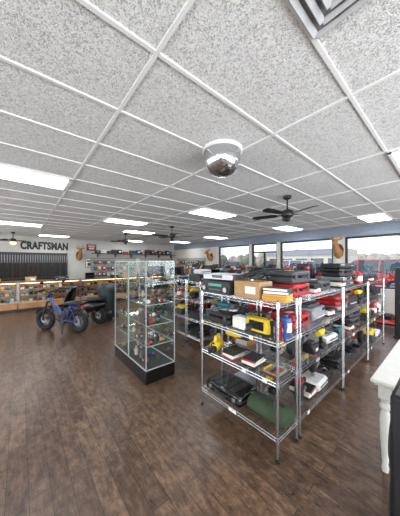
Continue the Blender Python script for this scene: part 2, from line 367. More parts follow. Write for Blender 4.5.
for col,trim in((canvas,yellow),(canvas,red)):
    b=B(); b.tube([(-.19,0,.09),(-.17,0,.095),(-.08,0,.1),(.08,0,.1),(.17,0,.095),(.19,0,.09)],[(.06,.08),(.09,.105),(.1,.11),(.1,.11),(.09,.105),(.06,.08)],col,14)
    for x in(-.09,.09): b.box((x,-.108,.1),(.07,.02,.1),col,.008); b.box((x,-.119,.14),(.06,.004,.012),trim)
    b.tube([(-.1,-.03,.18),(-.08,-.02,.24),(.08,-.02,.24),(.1,-.03,.18)],.009,black,6)
    for i in range(4): 
        x=-.1+i*.06; b.cyl((x,.03,.17),(x+R.uniform(-.03,.03),.05,.23),.011,[steel,red,yellow,black][i],8)
    item('tool_bag',.4,.24,.25,b,1.1)
for col in (black,dgrey):
    b=B(); pts=[]
    for k in range(46):
        w=k*.83; rr=.05+.055*abs(math.sin(k*1.7)); pts.append((rr*1.25*math.cos(w),rr*math.sin(w),.012+.05*(.5+.5*math.sin(k*.9))+.001*k))
    b.tube(pts,.006,col,5); b.box((.1,.03,.02),(.06,.04,.035),black,.006); b.box((-.1,-.03,.015),(.03,.02,.02),white,.004)
    item('power_cable_tangle',.28,.24,.12,b,.8,.3)
b=B()
b.box((0,0,.15),(.09,.07,.2),black,.02); b.cyl((0,0,.24),(0,0,.28),.045,red,14); b.box((.09,0,.2),(.16,.035,.045),black,.012,rot=(0,-.2,0)); b.box((.02,0,.035),(.04,.04,.07),steel,.005); b.box((.1,0,.09),(.16,.03,.035),steel,.004,rot=(0,-.5,0))
item('nail_gun',.24,.1,.285,b,.7)
for body in(grey,black):
    b=B(); b.box((0,0,.08),(.38,.3,.14),body,.02); b.box((0,.02,.165),(.34,.22,.03),dgrey,.008); b.box((0,-.155,.05),(.24,.03,.01),lgrey,.002); b.box((.12,-.152,.12),(.09,.006,.03),screen)
    item('desktop_printer',.38,.33,.18,b,.6,1.2)
b=B(); b.box((0,0,.13),(.1,.3,.26),black,.01); b.box((0,-.152,.13),(.06,.006,.2),dgrey); b.cyl((0,-.15,.22),(0,-.158,.22),.01,steel,8); item('computer_tower',.11,.31,.265,b,.5,1)
def me_of(it):
    if it['me'] is None: it['me']=it['b'].mesh(it['name'])
    return it['me']
def byname(n,k=0): return [i for i in CAT if i['name']==n][k]
def place(it,x,y,z,rz,col=None):
    if col is None: put(it['name'],me_of(it),(x,y,z),rz)
    else: col.append(it['b'],Matrix.Translation((x,y,z))@Matrix.Rotation(rz,4,'Z'))
STK=('dvd_player','tool_case','stereo_receiver','game_console','cardboard_box','desktop_printer')
def fill(u0,u1,v0,v1,z,hmax,face=1,col=None,skip=.05,stack=.7,top=False):
    pos=u0+.01; D=v1-v0; last=None; key='tw' if top else 'wt'; pool=[i for i in CAT if i[key]>0]
    def P(it,u,v,zz,j): place(it,u,v,zz,(0 if face>0 else math.pi)+j,col)
    while True:
        c=[i for i in pool if i['w']<=u1-pos-.01 and i['d']<=D-.03 and i['h']<=hmax-.03 and i['name']!=last]
        if not c: break
        it=R.choices(c,[i[key] for i in c])[0]
        if R.random()<skip: pos+=.08; continue
        last=it['name']
        small=it['d']<D*.6
        u=pos+it['w']/2; j=R.uniform(-.12,.12) if small else R.uniform(-.05,.05)
        near=v0+.03+it['d']/2 if face>0 else v1-.03-it['d']/2
        if not small: near=(v0+v1)/2
        P(it,u,near,z,j)
        zz=z+it['h']
        if it['name'] in STK and not(it['name']=='cardboard_box' and it['h']>.2):
            for t in range(3):
                c2=[i for i in pool if i['w']<=it['w']+.005 and i['d']<=it['d']+.02 and i['h']<=hmax-(zz-z)-.02]
                if c2 and R.random()<stack:
                    k=R.choices(c2,[i[key] for i in c2])[0]; P(k,u,near,zz+.001,R.uniform(-.2,.2)); zz+=k['h']
                    if k['name'] not in('dvd_player','tool_case'): break
                else: break
        rest=D-it['d']-.07
        if small and R.random()<.9:
            c3=[i for i in pool if i['w']<=it['w']+.01 and i['d']<=rest-.02 and i['h']<=hmax-.03]
            if c3:
                k=R.choices(c3,[i[key] for i in c3])[0]; v=(v1-.02-k['d']/2) if face>0 else (v0+.02+k['d']/2)
                P(k,u,v,z,0)
        pos+=it['w']+R.uniform(.01,.035)
# ---------------------------------------------------------------- wire racks
def rackmesh(Lx,Ly,zs,h,wires=.03):
    b=B(); rw=.0026; seg=4
    for sx in(-1,1):
        for sy in(-1,1):
            x,y=sx*(Lx/2-.014),sy*(Ly/2-.014)
            b.cyl((x,y,.03),(x,y,h+.02),.0125,chrome,10); b.lathe([(0,0),(.018,0),(.018,.01),(.008,.015),(.008,.035)],(x,y,0),rubber,10)
            b.sphere((x,y,h+.02),.0135,black,8,(1,1,.6))
            for z in zs: b.cyl((x,y,z-.035),(x,y,z+.005),.017,chrome,10,.015)
    for z in zs:
        for dz in(-.004,-.03):
            for sy in(-1,1): b.cyl((-Lx/2+.02,sy*(Ly/2-.006),z+dz),(Lx/2-.02,sy*(Ly/2-.006),z+dz),.0038,chrome,5)
            for sx in(-1,1): b.cyl((sx*(Lx/2-.006),-Ly/2+.02,z+dz),(sx*(Lx/2-.006),Ly/2-.02,z+dz),.0038,chrome,5)
        for sy in(-1,1):
            n=int(Lx/.05); y=sy*(Ly/2-.006)
            pts=[(-Lx/2+.03+(Lx-.06)*i/n,y,z-(.005 if i%2 else .029)) for i in range(n+1)]; b.tube(pts,.002,chrome,4)
        for sx in(-1,1):
            n=int(Ly/.05); x=sx*(Lx/2-.006)
            pts=[(x,-Ly/2+.03+(Ly-.06)*i/n,z-(.005 if i%2 else .029)) for i in range(n+1)]; b.tube(pts,.002,chrome,4)
        n=int(Lx/wires)
        for i in range(1,n):
            x=-Lx/2+Lx*i/n; b.cyl((x,-Ly/2+.006,z-.003),(x,Ly/2-.006,z-.003),rw,chrome,seg)
        for y in(-Ly/6,Ly/6): b.cyl((-Lx/2+.01,y,z-.008),(Lx/2-.01,y,z-.008),.003,chrome,seg)
    for z in zs:
        for i in range(2):
            for sy in(-1,1):
                if R.random()<.5: b.box((R.uniform(-Lx/2+.1,Lx/2-.1),sy*(Ly/2+.002),z-.02),(.045,.002,.03),paper)
    return b.mesh('wire_shelf_rack')
ZS=[.2,.65,.98,1.3]
me=rackmesh(.98,.355,ZS,1.3,.026); put('wire_shelf_rack',me,(1.79,1.42,0),math.pi/2)
meA=rackmesh(1.2,.455,ZS,1.3); ZB=[.15,.5,.88,1.25]; meB=rackmesh(1.2,.455,ZB,1.27)
def block(x0,y0,n,individual,me,zs,tall=.36,rows=2):
    for i in range(n):
        for r in range(rows):
            ya=y0+r*.475; xa=x0+i*1.215
            put('wire_shelf_rack',me,(xa+.6,ya+.2275,0),0)
            ind=individual and r==0
            col=None if ind else B()
            for k,z in enumerate(zs):
                tp=k==len(zs)-1
                hm=tall if tp else (zs[k+1]-z-.04)
                fill(xa+.03,xa+1.17,ya+.01,ya+.445,z+.001,hm,1 if r==0 else -1,col,top=tp)
            if col is not None and col.v: col.obj('shelf_merchandise')
block(2.0,.93,3,True,meA,ZS); block(2.65,3.15,4,False,meB,ZB); block(2.8,5.35,4,False,meB,ZB,rows=2)
def pi(n,x,y,z,rz,k=0): put(n,me_of(byname(n,k)),(x,y,z),rz)
h=-math.pi/2
b=B(); b.box((0,0,.065),(.5,.31,.12),blackg,.025); b.box((0,0,.065),(.504,.314,.008),dgrey,.003); 
b.tube([(-.07,-.155,.06),(-.07,-.18,.06),(.07,-.18,.06),(.07,-.155,.06)],.01,black)
for x in(-.17,.17): b.box((x,-.158,.065),(.04,.01,.04),steel,.003)
for x in(-.15,-.05,.05,.15): b.box((x,0,.128),(.05,.24,.006),blackg,.002)
b.obj('hard_shell_carrying_case',(1.79,1.6,.201),h)
b=B(); b.tube([(-.2,0,.08),(-.17,0,.08),(-.08,0,.085),(.08,0,.085),(.17,0,.08),(.2,0,.08)],[(.045,.08),(.07,.115),(.08,.12),(.08,.12),(.07,.115),(.045,.08)],green,18)
b.tube([(-.08,-.1,.1),(-.07,-.03,.19),(.07,-.03,.19),(.08,-.1,.1)],.009,black,6); b.box((0,0,.166),(.3,.012,.004),black)
b.obj('duffel_bag',(1.79,1.12,.202),h)
S1,S2,S3=ZS[1]+.001,ZS[2]+.001,ZS[3]+.001
b=B(); b.box((0,0,.05),(.2,.12,.1),yellow,.03); b.tube([(-.06,0,.1),(-.04,0,.15),(.06,0,.15),(.08,0,.09)],.016,yellow,8); b.box((-.13,0,.04),(.08,.08,.06),black,.01); b.torus((-.13,0,.06),.05,.008,black,'Y',16,6)
b.obj('power_sander',(1.74,1.77,S1),.4)
pi('cordless_drill',1.86,1.62,S1,h,0)
for x,y,k in((1.74,1.52,0),(1.76,1.28,1)): put('book_stack',byname('book_stack',k)['b'].mesh('book_stack'),(x,y,S1),math.pi/2+.1*k,.85)
b=B(); b.box((0,0,.008),(.2,.2,.016),dgrey,.004); b.box((0,0,.02),(.16,.16,.008),card,.002); 
for i in range(5): b.cyl((-.06,-.07+i*.035,.03),(.06,-.07+i*.035,.03),.009,[steel,red,black,steel,yellow][i],8)
b.obj('socket_set_tray',(1.76,1.05,S1)) 
pi('tool_case',1.79,1.69,S2,h,0); pi('angle_grinder',1.79,1.69,S2+.131,h)
b=B(); b.box((0,0,.06),(.16,.1,.12),white,.01); b.box((0,-.051,.06),(.1,.003,.06),paper); b.box((0,0,.124),(.1,.07,.01),lgrey,.003); b.obj('white_appliance_box',(1.72,1.4,S2),h)
pi('loudspeaker',1.84,1.4,S2,h) if False else None
pi('jobsite_radio',1.75,1.2,S2,h,0)
b=B()
for i in range(4):
    x=-.06+.04*i; b.lathe([(0,0),(.014,0),(.014,.1),(.02,.12),(.02,.15),(0,.15)],(0,x,0),[blue,red,blue,black][i],12)
b.obj('flashlight_set',(1.7,.98,S2)); pi('spray_can',1.86,1.0,S2,0,0)
pi('stereo_receiver',1.79,1.69,S3,h); pi('dvd_player',1.79,1.69,S3+.151,h+.08,1)
pi('cardboard_box',1.79,1.31,S3,h,1); pi('power_cable_tangle',1.79,1.31,S3+.163,.3); pi('book_stack',1.79,1.04,S3,.2,2)
# ---------------------------------------------------------------- glass showcases
sg=glass('showcase_glass',(253,255,254),.5); edge=M('glass_edge_green',(166,200,192),.15,var=.05)
def tower(name,x0,y0,Lx,Ly,h,shelves):
    b=B(); b.box((Lx/2,Ly/2,.09),(Lx,Ly,.18),blackg,.006); b.box((Lx/2,Ly/2,.183),(Lx-.02,Ly-.02,.006),dgrey)
    for x in(.004,Lx-.004): b.box((x,Ly/2,(h+.18)/2),(.006,Ly,h-.18),sg)
    for y in(.004,Ly-.004): b.box((Lx/2,y,(h+.18)/2),(Lx-.016,.006,h-.18),sg)
    b.box((Lx/2,Ly/2,h-.004),(Lx,Ly,.008),sg)
    for x in(.006,Lx-.006):
        for y in(.006,Ly-.006): b.box((x,y,(h+.18)/2),(.010,.010,h-.18),lgrey)
        b.box((x,Ly/2,h),(.012,Ly,.012),edge); b.box((x,Ly/2,.19),(.012,Ly,.01),lgrey)
    for y in(.006,Ly-.006): b.box((Lx/2,y,h),(Lx,.012,.012),edge); b.box((Lx/2,y,.19),(Lx,.012,.01),lgrey)
    b.box((.004,Ly/2,(h+.18)/2),(.010,.010,h-.18),edge)
    for z in shelves:
        b.box((Lx/2,Ly/2,z),(Lx-.03,Ly-.03,.007),sg)
        for x in(.018,Lx-.018): b.box((x,Ly/2,z),(.005,Ly-.03,.009),edge)
        for y in(.018,Ly-.018): b.box((Lx/2,y,z),(Lx-.03,.005,.009),edge)
    for z in [.187]+[s+.004 for s in shelves]:
        y=.12
        while y<Ly-.12:
            for x in (.12,Lx-.12):
                if R.random()<.65:
                    c=R.choice([steel,black,paper,red,blue,brownm,amber,white,black,dgrey]); t=R.random(); xx=x+R.uniform(-.03,.03)
                    if t<.35:
                        hh=R.uniform(.07,.14); b.lathe([(0,0),(.026,0),(.028,hh*.6),(.01,hh*.75),(.01,hh),(0,hh)],(xx,y,z),c,10)
                    elif t<.7: b.box((xx,y,z+.022),(.07,.05,.042),c,.005); b.cyl((xx,y-.03,z+.03),(xx,y-.05,z+.03),.018,steel,10)
                    else: b.sphere((xx,y,z+.03),.03,c,10); b.cyl((xx,y,z),(xx,y,z+.01),.025,steel,10)
                    if R.random()<.5: b.box((xx-.045,y+.03,z+.02),(.003,.04,.03),paper)
            y+=.16
    return b.obj(name,(x0,y0,0))
tower('glass_display_case',1.29,2.66,.46,1.22,1.66,[.5,.78,1.06,1.34])
warm=M('display_strip_light',(255,222,170),.4,var=0,emis=9)
cabin=M('counter_interior',(214,198,170),.6)
def counter(x,y,L_=1.8,W=.55):
    b=B(); b.box((0,0,.05),(L_-.06,W-.06,.1),black); b.box((0,0,.2),(L_,W,.2),oak,.006)
    b.box((0,W/2-.01,.63),(L_,.02,.66),oak); b.box((0,0,.305),(L_-.03,W-.03,.008),cabin)
    for sx in(-1,1): b.box((sx*(L_/2-.01),-W/2+.01,.63),(.02,.02,.65),steel); b.box((sx*(L_/2-.003),0,.63),(.006,W,.64),sg)
    b.box((0,-W/2+.004,.63),(L_-.03,.006,.64),sg); b.box((0,-W/2+.01,.955),(L_,.025,.02),steel); b.box((0,0,.967),(L_,W,.01),sg); b.box((0,W/2-.02,.96),(L_,.05,.03),oak)
    b.cyl((-L_/2+.05,-W/2+.04,.94),(L_/2-.05,-W/2+.04,.94),.007,warm,8)
    for z in(.52,.735): b.box((0,.03,z),(L_-.04,.4,.006),sg); b.box((0,-.172,z),(L_-.04,.004,.008),edge)
    for z in(.31,.524,.74):
        for i in range(int(L_/.12)):
            xx=-L_/2+.1+i*.12; c=R.choice([navy,red,paper,amber,steel,black,white,black,steel,brownm]); yy=R.uniform(-.1,.06)
            if xx<L_/2-.08: hh=R.uniform(.03,.12); b.box((xx,yy,z+hh/2),(.09,.12,hh),c,.006); b.sphere((xx,yy,z+hh+.012),.018,R.choice([amber,steel,red]),8)
    b.obj('glass_display_counter',(x,y,0))
for i in range(4): counter(-.95+i*1.82,9.5)
for x,n_,k in((-.6,'jobsite_radio',0),(.3,'cardboard_box',1),(1.2,'stereo_receiver',0),(2.2,'laptop_computer',0),(3.2,'tool_case',0),(4.4,'loudspeaker',0)):
    it=byname(n_,k); put(it['name'],me_of(it),(x,9.5,.976),0)
# ---------------------------------------------------------------- far wall
rk=M('rack_board',(62,58,55),.7)
b=B(); b.box((0,0,.19),(3.1,.06,2.1),rk,.005); b.box((0,-.15,-.46),(3.1,.3,.8),oak,.006); b.box((0,-.1,.03),(3.1,.22,.05),dgrey,.004); b.box((0,-.06,.85),(3.1,.06,.03),dgrey)
for i in range(34):
    x=-1.5+i*.091; c=R.choice([brownm,black,black,dgrey])
    b.box((x,-.09,.2),(.03,.1,.3),c,.01,top=(.8,.45)); b.box((x,-.08,.45),(.028,.045,.24),dgrey if c==brownm else black,.005); b.cyl((x,-.08,.5),(x,-.08,1.12),.011,steel,6); b.box((x,-.085,.66),(.03,.04,.22),c,.006)
b.obj('rifle_rack',(.35,YF-.04,.86))
cu=bpy.data.curves.new('store_wall_sign','FONT'); cu.body='CRAFTSMAN'; cu.size=.42; cu.extrude=.02; cu.offset=.022; cu.align_x='CENTER'; cu.align_y='CENTER'; cu.space_character=1.06
to=bpy.data.objects.new('t',cu); sc.collection.objects.link(to); bpy.context.view_layer.update()
tm=bpy.data.meshes.new_from_object(to.evaluated_get(bpy.context.evaluated_depsgraph_get())); bpy.data.objects.remove(to)
tm.transform(Matrix.Rotation(math.pi/2,4,'X')); tm.materials.clear(); tm.materials.append(black)
xs=[v.co.x for v in tm.vertices]; w=max(xs)-min(xs); tm.transform(Matrix.Diagonal((1.9/w,1,1.15,1)))
put('store_wall_sign',tm,(.98,YF-.02,2.42))
sl=M('slatwall',(160,158,152),.6)
def slat(name,L_,loc,rz,guitars=False):
    b=B(); b.box((0,0,.95),(L_,.04,1.9),sl)
    for i in range(15): b.box((0,-.022,.45+i*.1),(L_,.006,.012),dgrey)
    x=-L_/2+.2
    while x<L_/2-.15:
        if guitars:
            c=R.choice([red,brownm,amber,black,cream,black]); z=.85
            pl=[(0,-.2),(.13,-.19),(.17,-.1),(.12,0),(.1,.05),(.13,.12),(.11,.2),(.05,.23),(-.05,.23),(-.11,.2),(-.13,.12),(-.1,.05),(-.12,0),(-.17,-.1),(-.13,-.19)]
            b.prism([(x+p[0],z+p[1]) for p in pl],-.1,-.05,c); b.box((x,-.1,z+.45),(.05,.025,.55),brownm); b.box((x,-.1,z+.79),(.07,.02,.14),black,.006); b.box((x,-.105,z-.08),(.1,.012,.03),steel); b.box((x,-.04,z+.7),(.04,.08,.02),steel); x+=.42
        else:
            for z in(.6,.95,1.3,1.62):
                c=R.choice([red,yellow,teal,black,steel,white,blue,black,dgrey])
                if R.random()<.5: b.box((x,-.07,z),(.15,.08,.2),c,.01); b.box((x,-.112,z+.02),(.1,.003,.09),paper)
                else: b.cyl((x-.05,-.06,z+.1),(x+.03,-.06,z-.12),.02,c,8); b.torus((x+.06,-.06,z),.05,.012,black,'Y',14,6)
            x+=.24
    b.obj(name,loc,rz)
slat('slatwall_tool_display',2.6,(4.3,YF-.03,0),0); slat('guitar_wall_display',2.5,(7.1,YF-.03,0),0,True)
slat('slatwall_tool_display',3.0,(XW-.03,11.1,0),-math.pi/2)
b=B(); b.box((0,0,0),(5.4,.3,.03),dgrey,.004)
for i in range(6): b.box((-2.4+i*.96,.05,-.1),(.03,.2,.18),dgrey)
x=-2.55
while x<2.4:
    ww=R.uniform(.12,.4); hh=R.uniform(.12,.3); c=R.choice([black,dgrey,brownm,card,grey,black,red,navy,paper])
    b.box((x+ww/2,0,.015+hh/2),(ww,.22,hh),c,.008); b.box((x+ww/2,-.112,.015+hh*.5),(ww*.5,.003,hh*.3),R.choice([paper,black,amber])); x+=ww+R.uniform(.02,.12)
b.obj('high_wall_shelf',(5.75,YF-.16,2.12))
def poster(x,z,w_,h_,c,c2,y=YF-.012):
    b=B(); b.box((0,0,0),(w_,.02,h_),black,.003); b.box((0,-.012,0),(w_-.04,.004,h_-.04),c); b.box((0,-.0145,h_*.22),(w_*.7,.002,h_*.16),c2); b.box((0,-.0145,-h_*.15),(w_*.5,.002,h_*.3),c2)
    for i in range(3): b.box((0,-.0145,-h_*.34-.02*i),(w_*.6,.002,.008),black)
    b.obj('wall_poster',(x,y,z))
poster(3.05,2.45,.5,.35,red,paper); poster(2.95,1.6,.4,.5,paper,dgrey)
fur=M('deer_fur',(158,112,70),.85,var=.25,scale=20); furw=M('deer_fur_white',(216,200,176),.85); ant=M('antler_bone',(150,122,88),.6,var=.2)
def deer(loc,rz,s=1):
    b=B()
    b.prism([(0,-.3),(.13,-.18),(.16,.05),(.1,.2),(0,.25),(-.1,.2),(-.16,.05),(-.13,-.18)],-.02,0,brownm)
    b.tube([(0,-.02,-.1),(0,-.12,-.08),(0,-.22,.0),(0,-.3,.12),(0,-.34,.24),(0,-.38,.31)],[(.2,.13),(.19,.125),(.15,.105),(.115,.085),(.095,.075),(.07,.06)],fur,16)
    b.tube([(0,-.3,.3),(0,-.36,.31),(0,-.43,.285),(0,-.5,.245),(0,-.57,.21),(0,-.61,.2)],[(.05,.05),(.085,.075),(.078,.068),(.055,.045),(.042,.036),(.025,.024)],fur,14)
    b.sphere((0,-.61,.2),.026,black,8); b.tube([(0,-.17,-.14),(0,-.27,.02),(0,-.34,.14)],[(.05,.07),(.05,.05),(.03,.035)],furw,10)
    for s_ in(-1,1):
        b.sphere((s_*.066,-.43,.31),.016,blackg,8)
        b.tube([(s_*.06,-.33,.35),(s_*.13,-.31,.39),(s_*.19,-.3,.41),(s_*.22,-.3,.41)],[(.02,.02),(.042,.02),(.032,.014),(.006,.004)],fur,8)
        b.tube([(s_*.035,-.36,.37),(s_*.06,-.33,.45),(s_*.13,-.29,.52),(s_*.17,-.31,.57),(s_*.15,-.38,.61)],[.016,.013,.01,.008,.005],ant,8)
        for p,q in (((.06,-.33,.45),(.05,-.4,.51)),((.12,-.29,.51),(.1,-.36,.6))):
            b.tube([(s_*p[0],p[1],p[2]),(s_*q[0],q[1],q[2])],[.009,.004],ant,6)
    b.obj('deer_head_mount',loc,rz,s)
deer((XW,2.62,2.05),-math.pi/2,.95); deer((XW,9.1,1.95),-math.pi/2,.9); deer((2.45,YF,2.0),0,.95)
# ---------------------------------------------------------------- bikes
def wheel(b,c,r,t):
    b.torus(c,r-t,t,rubber,'Y',32,10); b.torus(c,r-2*t,.012,dgrey,'Y',32,6)
    b.cyl((c[0],c[1]-.05,c[2]),(c[0],c[1]+.05,c[2]),.035,dgrey,12)
    for k in range(14):
        w=2*math.pi*k/14; b.cyl((c[0],c[1]+(.03 if k%2 else -.03),c[2]),(c[0]+(r-2*t)*math.cos(w),c[1],c[2]+(r-2*t)*math.sin(w)),.0035,steel,4)
    b.cyl((c[0],c[1]+.045,c[2]),(c[0],c[1]+.05,c[2]),.08,steel,18)
    for k in range(26):
        w=2*math.pi*k/26; b.box((c[0]+(r-.003)*math.cos(w),c[1],c[2]+(r-.003)*math.sin(w)),(.012,t*1.3,.02),rubber,0,rot=(0,-w,0))
def ebike(loc,rz):
    b=B(); F=(.52,0,.26); Q=(-.42,0,.26)
    wheel(b,F,.26,.058); wheel(b,Q,.26,.058)
    for s in(-1,1):
        b.tube([(F[0],s*.08,F[2]),(F[0]-.05,s*.08,.45),(F[0]-.13,s*.07,.7)],[.02,.02,.024],black,8)
        b.tube([(Q[0],s*.075,Q[2]),(-.2,s*.06,.27),(-.02,s*.05,.27)],.015,navy,8); b.tube([(Q[0],s*.075,Q[2]),(-.33,s*.06,.45),(-.22,s*.05,.6)],.014,navy,8)
        b.tube([(-.5,s*.05,.6),(-.2,s*.05,.6),(-.08,s*.03,.52)],.014,navy,8)
    b.box((F[0]-.13,0,.7),(.06,.19,.035),black,.008); b.tube([(F[0]-.12,0,.68),(F[0]-.17,0,.86)],.024,navy,10)
    b.tube([(F[0]-.14,0,.76),(.2,0,.5),(0,0,.31),(-.06,0,.27)],[(.035,.03),(.045,.035),(.045,.035),(.03,.03)],navy,12)
    b.box((.13,0,.46),(.34,.09,.12),navy,.02,rot=(0,-.85,0)); b.box((.02,0,.36),(.2,.1,.14),black,.02)
    b.tube([(-.06,0,.27),(-.14,0,.45),(-.2,0,.64)],.022,navy,10)
    b.tube([(-.52,0,.67),(-.46,0,.69),(-.25,0,.69),(-.1,0,.67),(-.02,0,.64)],[(.03,.07),(.045,.1),(.045,.1),(.04,.08),(.02,.05)],black,12,up=(0,0,1))
    b.cyl((-.0,-.07,.26),(0,.07,.26),.07,dgrey,18); 
    for s in(-1,1): b.box((s*.09,s*.09,.25+s*.04),(.17,.015,.02),black,0,rot=(0,-.4,0)); b.box((s*.17,s*.13,.25+s*.08),(.08,.08,.02),rubber,.004)
    b.tube([(.33,-.33,.98),(.3,-.22,1.0),(.34,-.08,.92),(.34,.08,.92),(.3,.22,1.0),(.33,.33,.98)],.013,black,8)
    for s in(-1,1): b.cyl((.32,s*.2,1.0),(.33,s*.35,.98),.018,rubber,10); b.tube([(.31,s*.24,1.0),(.3,s*.28,1.14)],.006,black,6); b.sphere((.3,s*.29,1.17),.05,blackg,10,(.3,1,.7))
    b.cyl((.37,0,.84),(.46,0,.84),.06,black,16); b.cyl((.458,0,.84),(.468,0,.84),.052,lgrey,16); b.box((.33,0,.95),(.06,.08,.03),black,.008)
    for c,a0,a1 in((F,.5,2.4),(Q,.4,2.8)):
        pts=[(c[0]+.28*math.cos(a0+(a1-a0)*k/10),0,c[2]+.28*math.sin(a0+(a1-a0)*k/10)) for k in range(11)]; b.tube(pts,[(.006,.06)]*11,black,8)
    b.box((-.56,0,.6),(.05,.1,.05),red,.01); b.tube([(-.1,.09,.26),(-.16,.2,.01)],.01,black,6)
    b.tube([(0,.06,.26+.06),(-.42,.06,.29)],.006,dgrey,4); b.tube([(0,.06,.2),(-.42,.06,.22)],.006,dgrey,4)
    return b.obj('electric_bicycle',loc,rz)
def scooter(loc,rz):
    b=B(); F=(.55,0,.23); Q=(-.5,0,.23); wheel(b,F,.23,.055); wheel(b,Q,.23,.055)
    for s in(-1,1): b.tube([(F[0],s*.085,.23),(.5,s*.08,.5),(.44,s*.05,.68)],.022,dgrey,8); b.tube([(Q[0],s*.1,.23),(-.35,s*.1,.5)],.02,dgrey,8)
    b.tube([(.5,0,.42),(.44,0,.6),(.38,0,.8),(.34,0,.9)],[(.05,.16),(.05,.18),(.05,.16),(.04,.1)],blackg,14,up=(1,0,0))
    b.box((.12,0,.3),(.55,.3,.08),black,.02)
    b.tube([(-.08,0,.4),(-.2,0,.46),(-.45,0,.48),(-.7,0,.55)],[(.1,.12),(.15,.16),(.15,.15),(.05,.07)],blackg,14,up=(0,0,1))
    b.tube([(-.02,0,.62),(-.15,0,.64),(-.4,0,.66),(-.62,0,.68)],[(.03,.1),(.05,.14),(.055,.15),(.03,.11)],black,12,up=(0,0,1))
    b.tube([(.26,-.3,.95),(.32,-.1,.95),(.32,.1,.95),(.26,.3,.95)],.014,dgrey,8); b.box((.35,0,.93),(.12,.2,.1),blackg,.03); b.cyl((.4,0,.93),(.42,0,.93),.05,lgrey,14)
    for s in(-1,1): b.cyl((.29,s*.22,.95),(.26,s*.32,.95),.019,rubber,10)
    pts=[(F[0]+.27*math.cos(.6+1.9*k/8),0,F[2]+.27*math.sin(.6+1.9*k/8)) for k in range(9)]; b.tube(pts,[(.01,.075)]*9,blackg,8)
    b.cyl((-.5,-.12,.24),(-.75,-.14,.3),.04,steel,12); b.tube([(0,.1,.26),(-.05,.22,.01)],.012,steel,6)
    return b.obj('motor_scooter',loc,rz)
ebike((.8,6.02,0),math.radians(127)); scooter((1.33,6.52,0),math.radians(127))
b=B(); b.lathe([(0,.06),(.2,.06),(.21,.1),(.25,.85),(.27,.86),(.27,.9),(.25,.93),(.2,1.0),(.1,1.04),(0,1.05)],(0,0,0),M('bin_dark_plastic',(38,46,44),.5),26)
for s in(-1,1): b.cyl((s*.14-.02,-.19,.07),(s*.14+.02,-.19,.07),.07,rubber,16); b.box((s*.1,.16,.035),(.05,.05,.07),black)
b.tube([(-.12,-.24,.82),(-.12,-.31,.86),(.12,-.31,.86),(.12,-.24,.82)],.013,black,8); b.box((0,.22,.95),(.1,.06,.03),black,.006)
b.obj('wheeled_trash_bin',(1.95,6.5,0),.6)
# ---------------------------------------------------------------- right foreground
tw=M('table_white_paint',(214,212,204),.45,var=.05)
b=B(); Lx,Ly=1.35,.7
b.box((0,0,.735),(Lx,Ly,.03),tw,.008); b.box((0,0,.712),(Lx-.04,Ly-.04,.02),tw,.005)
for sy in(-1,1): b.box((0,sy*(Ly/2-.07),.645),(Lx-.2,.02,.12),tw,.003)
for sx in(-1,1): b.box((sx*(Lx/2-.09),0,.645),(.02,Ly-.16,.12),tw,.003)
for sx in(-1,1):
    for sy in(-1,1):
        x,y=sx*(Lx/2-.13),sy*(Ly/2-.07); b.box((x,y,.64),(.075,.075,.13),tw,.005)
        b.lathe([(.0,0),(.02,0),(.024,.03),(.018,.06),(.022,.1),(.03,.25),(.036,.4),(.03,.46),(.022,.48),(.036,.5),(.036,.52),(.024,.54),(.034,.575),(.03,.58)],(x,y,0),tw,18)
b.obj('white_side_table',(2.08+Lx/2,.43-Ly/2,0))
b=B(); b.box((0,0,.475),(.36,.42,.93),black,.02)
for z,r in((.28,.15),(.62,.15),(.83,.06)):
    for ax,c in(('Y',(0,.212,z)),('X',(-.182,0,z))):
        b.lathe([(r,0),(r*.9,.012 if ax=='Y' else -.012),(r*.4,0),(0,.01)],c,dgrey,24,ax)
for x in(-.13,.13):
    for y in(-.15,.15): b.cyl((x,y,0),(x,y,.012),.02,rubber,8)
b.obj('floor_loudspeaker',(1.7,.02,0))
b=B(); b.box((0,0,.78),(.36,.4,1.5),black,.02); b.box((0,0,.02),(.4,.44,.04),black,.006)
for z in(.4,.8,1.2): b.lathe([(.13,0),(.12,-.012),(.05,0),(0,-.01)],(-.182,0,z),dgrey,20,'X')
b.obj('floor_loudspeaker',(6.42,.66,0))
def chest(x,y,rz=math.pi/2*-1,hh=.9,c=red):
    b=B(); 
    for sx in(-.25,.25):
        for sy in(-.17,.17): b.cyl((sx,sy-.012,.045),(sx,sy+.012,.045),.045,rubber,14); b.box((sx,sy,.1),(.05,.05,.04),steel)
    b.box((0,0,.1+(hh-.1)/2),(.66,.44,hh-.1),c,.01)
    z=.15; 
    for k,dh in enumerate((.22,.16,.13,.1,.1)):
        if z+dh<hh: b.box((0,-.225,z+dh/2),(.6,.02,dh-.015),c,.004); b.box((0,-.24,z+dh-.03),(.5,.015,.015),steel,.004)
        z+=dh
    b.box((0,0,hh+.005),(.67,.45,.02),black,.005); b.obj('rolling_tool_chest',(x,y,0),rz)
chest(8.1,1.85,hh=.8); chest(8.1,2.6,hh=.8); chest(8.1,3.4,c=dgrey,hh=.8); chest(8.1,4.2,c=dgrey,hh=.8)
for x,y,z,n_,k in((8.1,2.6,.817,'toolbox',0),(8.1,3.4,.817,'cardboard_box',0),(8.1,1.85,.817,'desktop_printer',1),(8.1,4.2,.817,'tool_bag',0)):
    it=byname(n_,k); put(it['name'],me_of(it),(x,y,z),-math.pi/2)
b=B()
for x in(-.3,.3):
    for y in(-.25,.25): b.cyl((x,y-.025,.1),(x,y+.025,.1),.1,rubber,18); b.cyl((x,y-.03,.1),(x,y+.03,.1),.045,lgrey,12)
b.box((0,0,.16),(.6,.44,.12),red,.05,top=(.85,.85)); b.lathe([(0,.34),(.1,.34),(.14,.3),(.14,.2)],(0,0,0),black,18); b.box((0,.12,.28),(.18,.1,.1),red,.02)
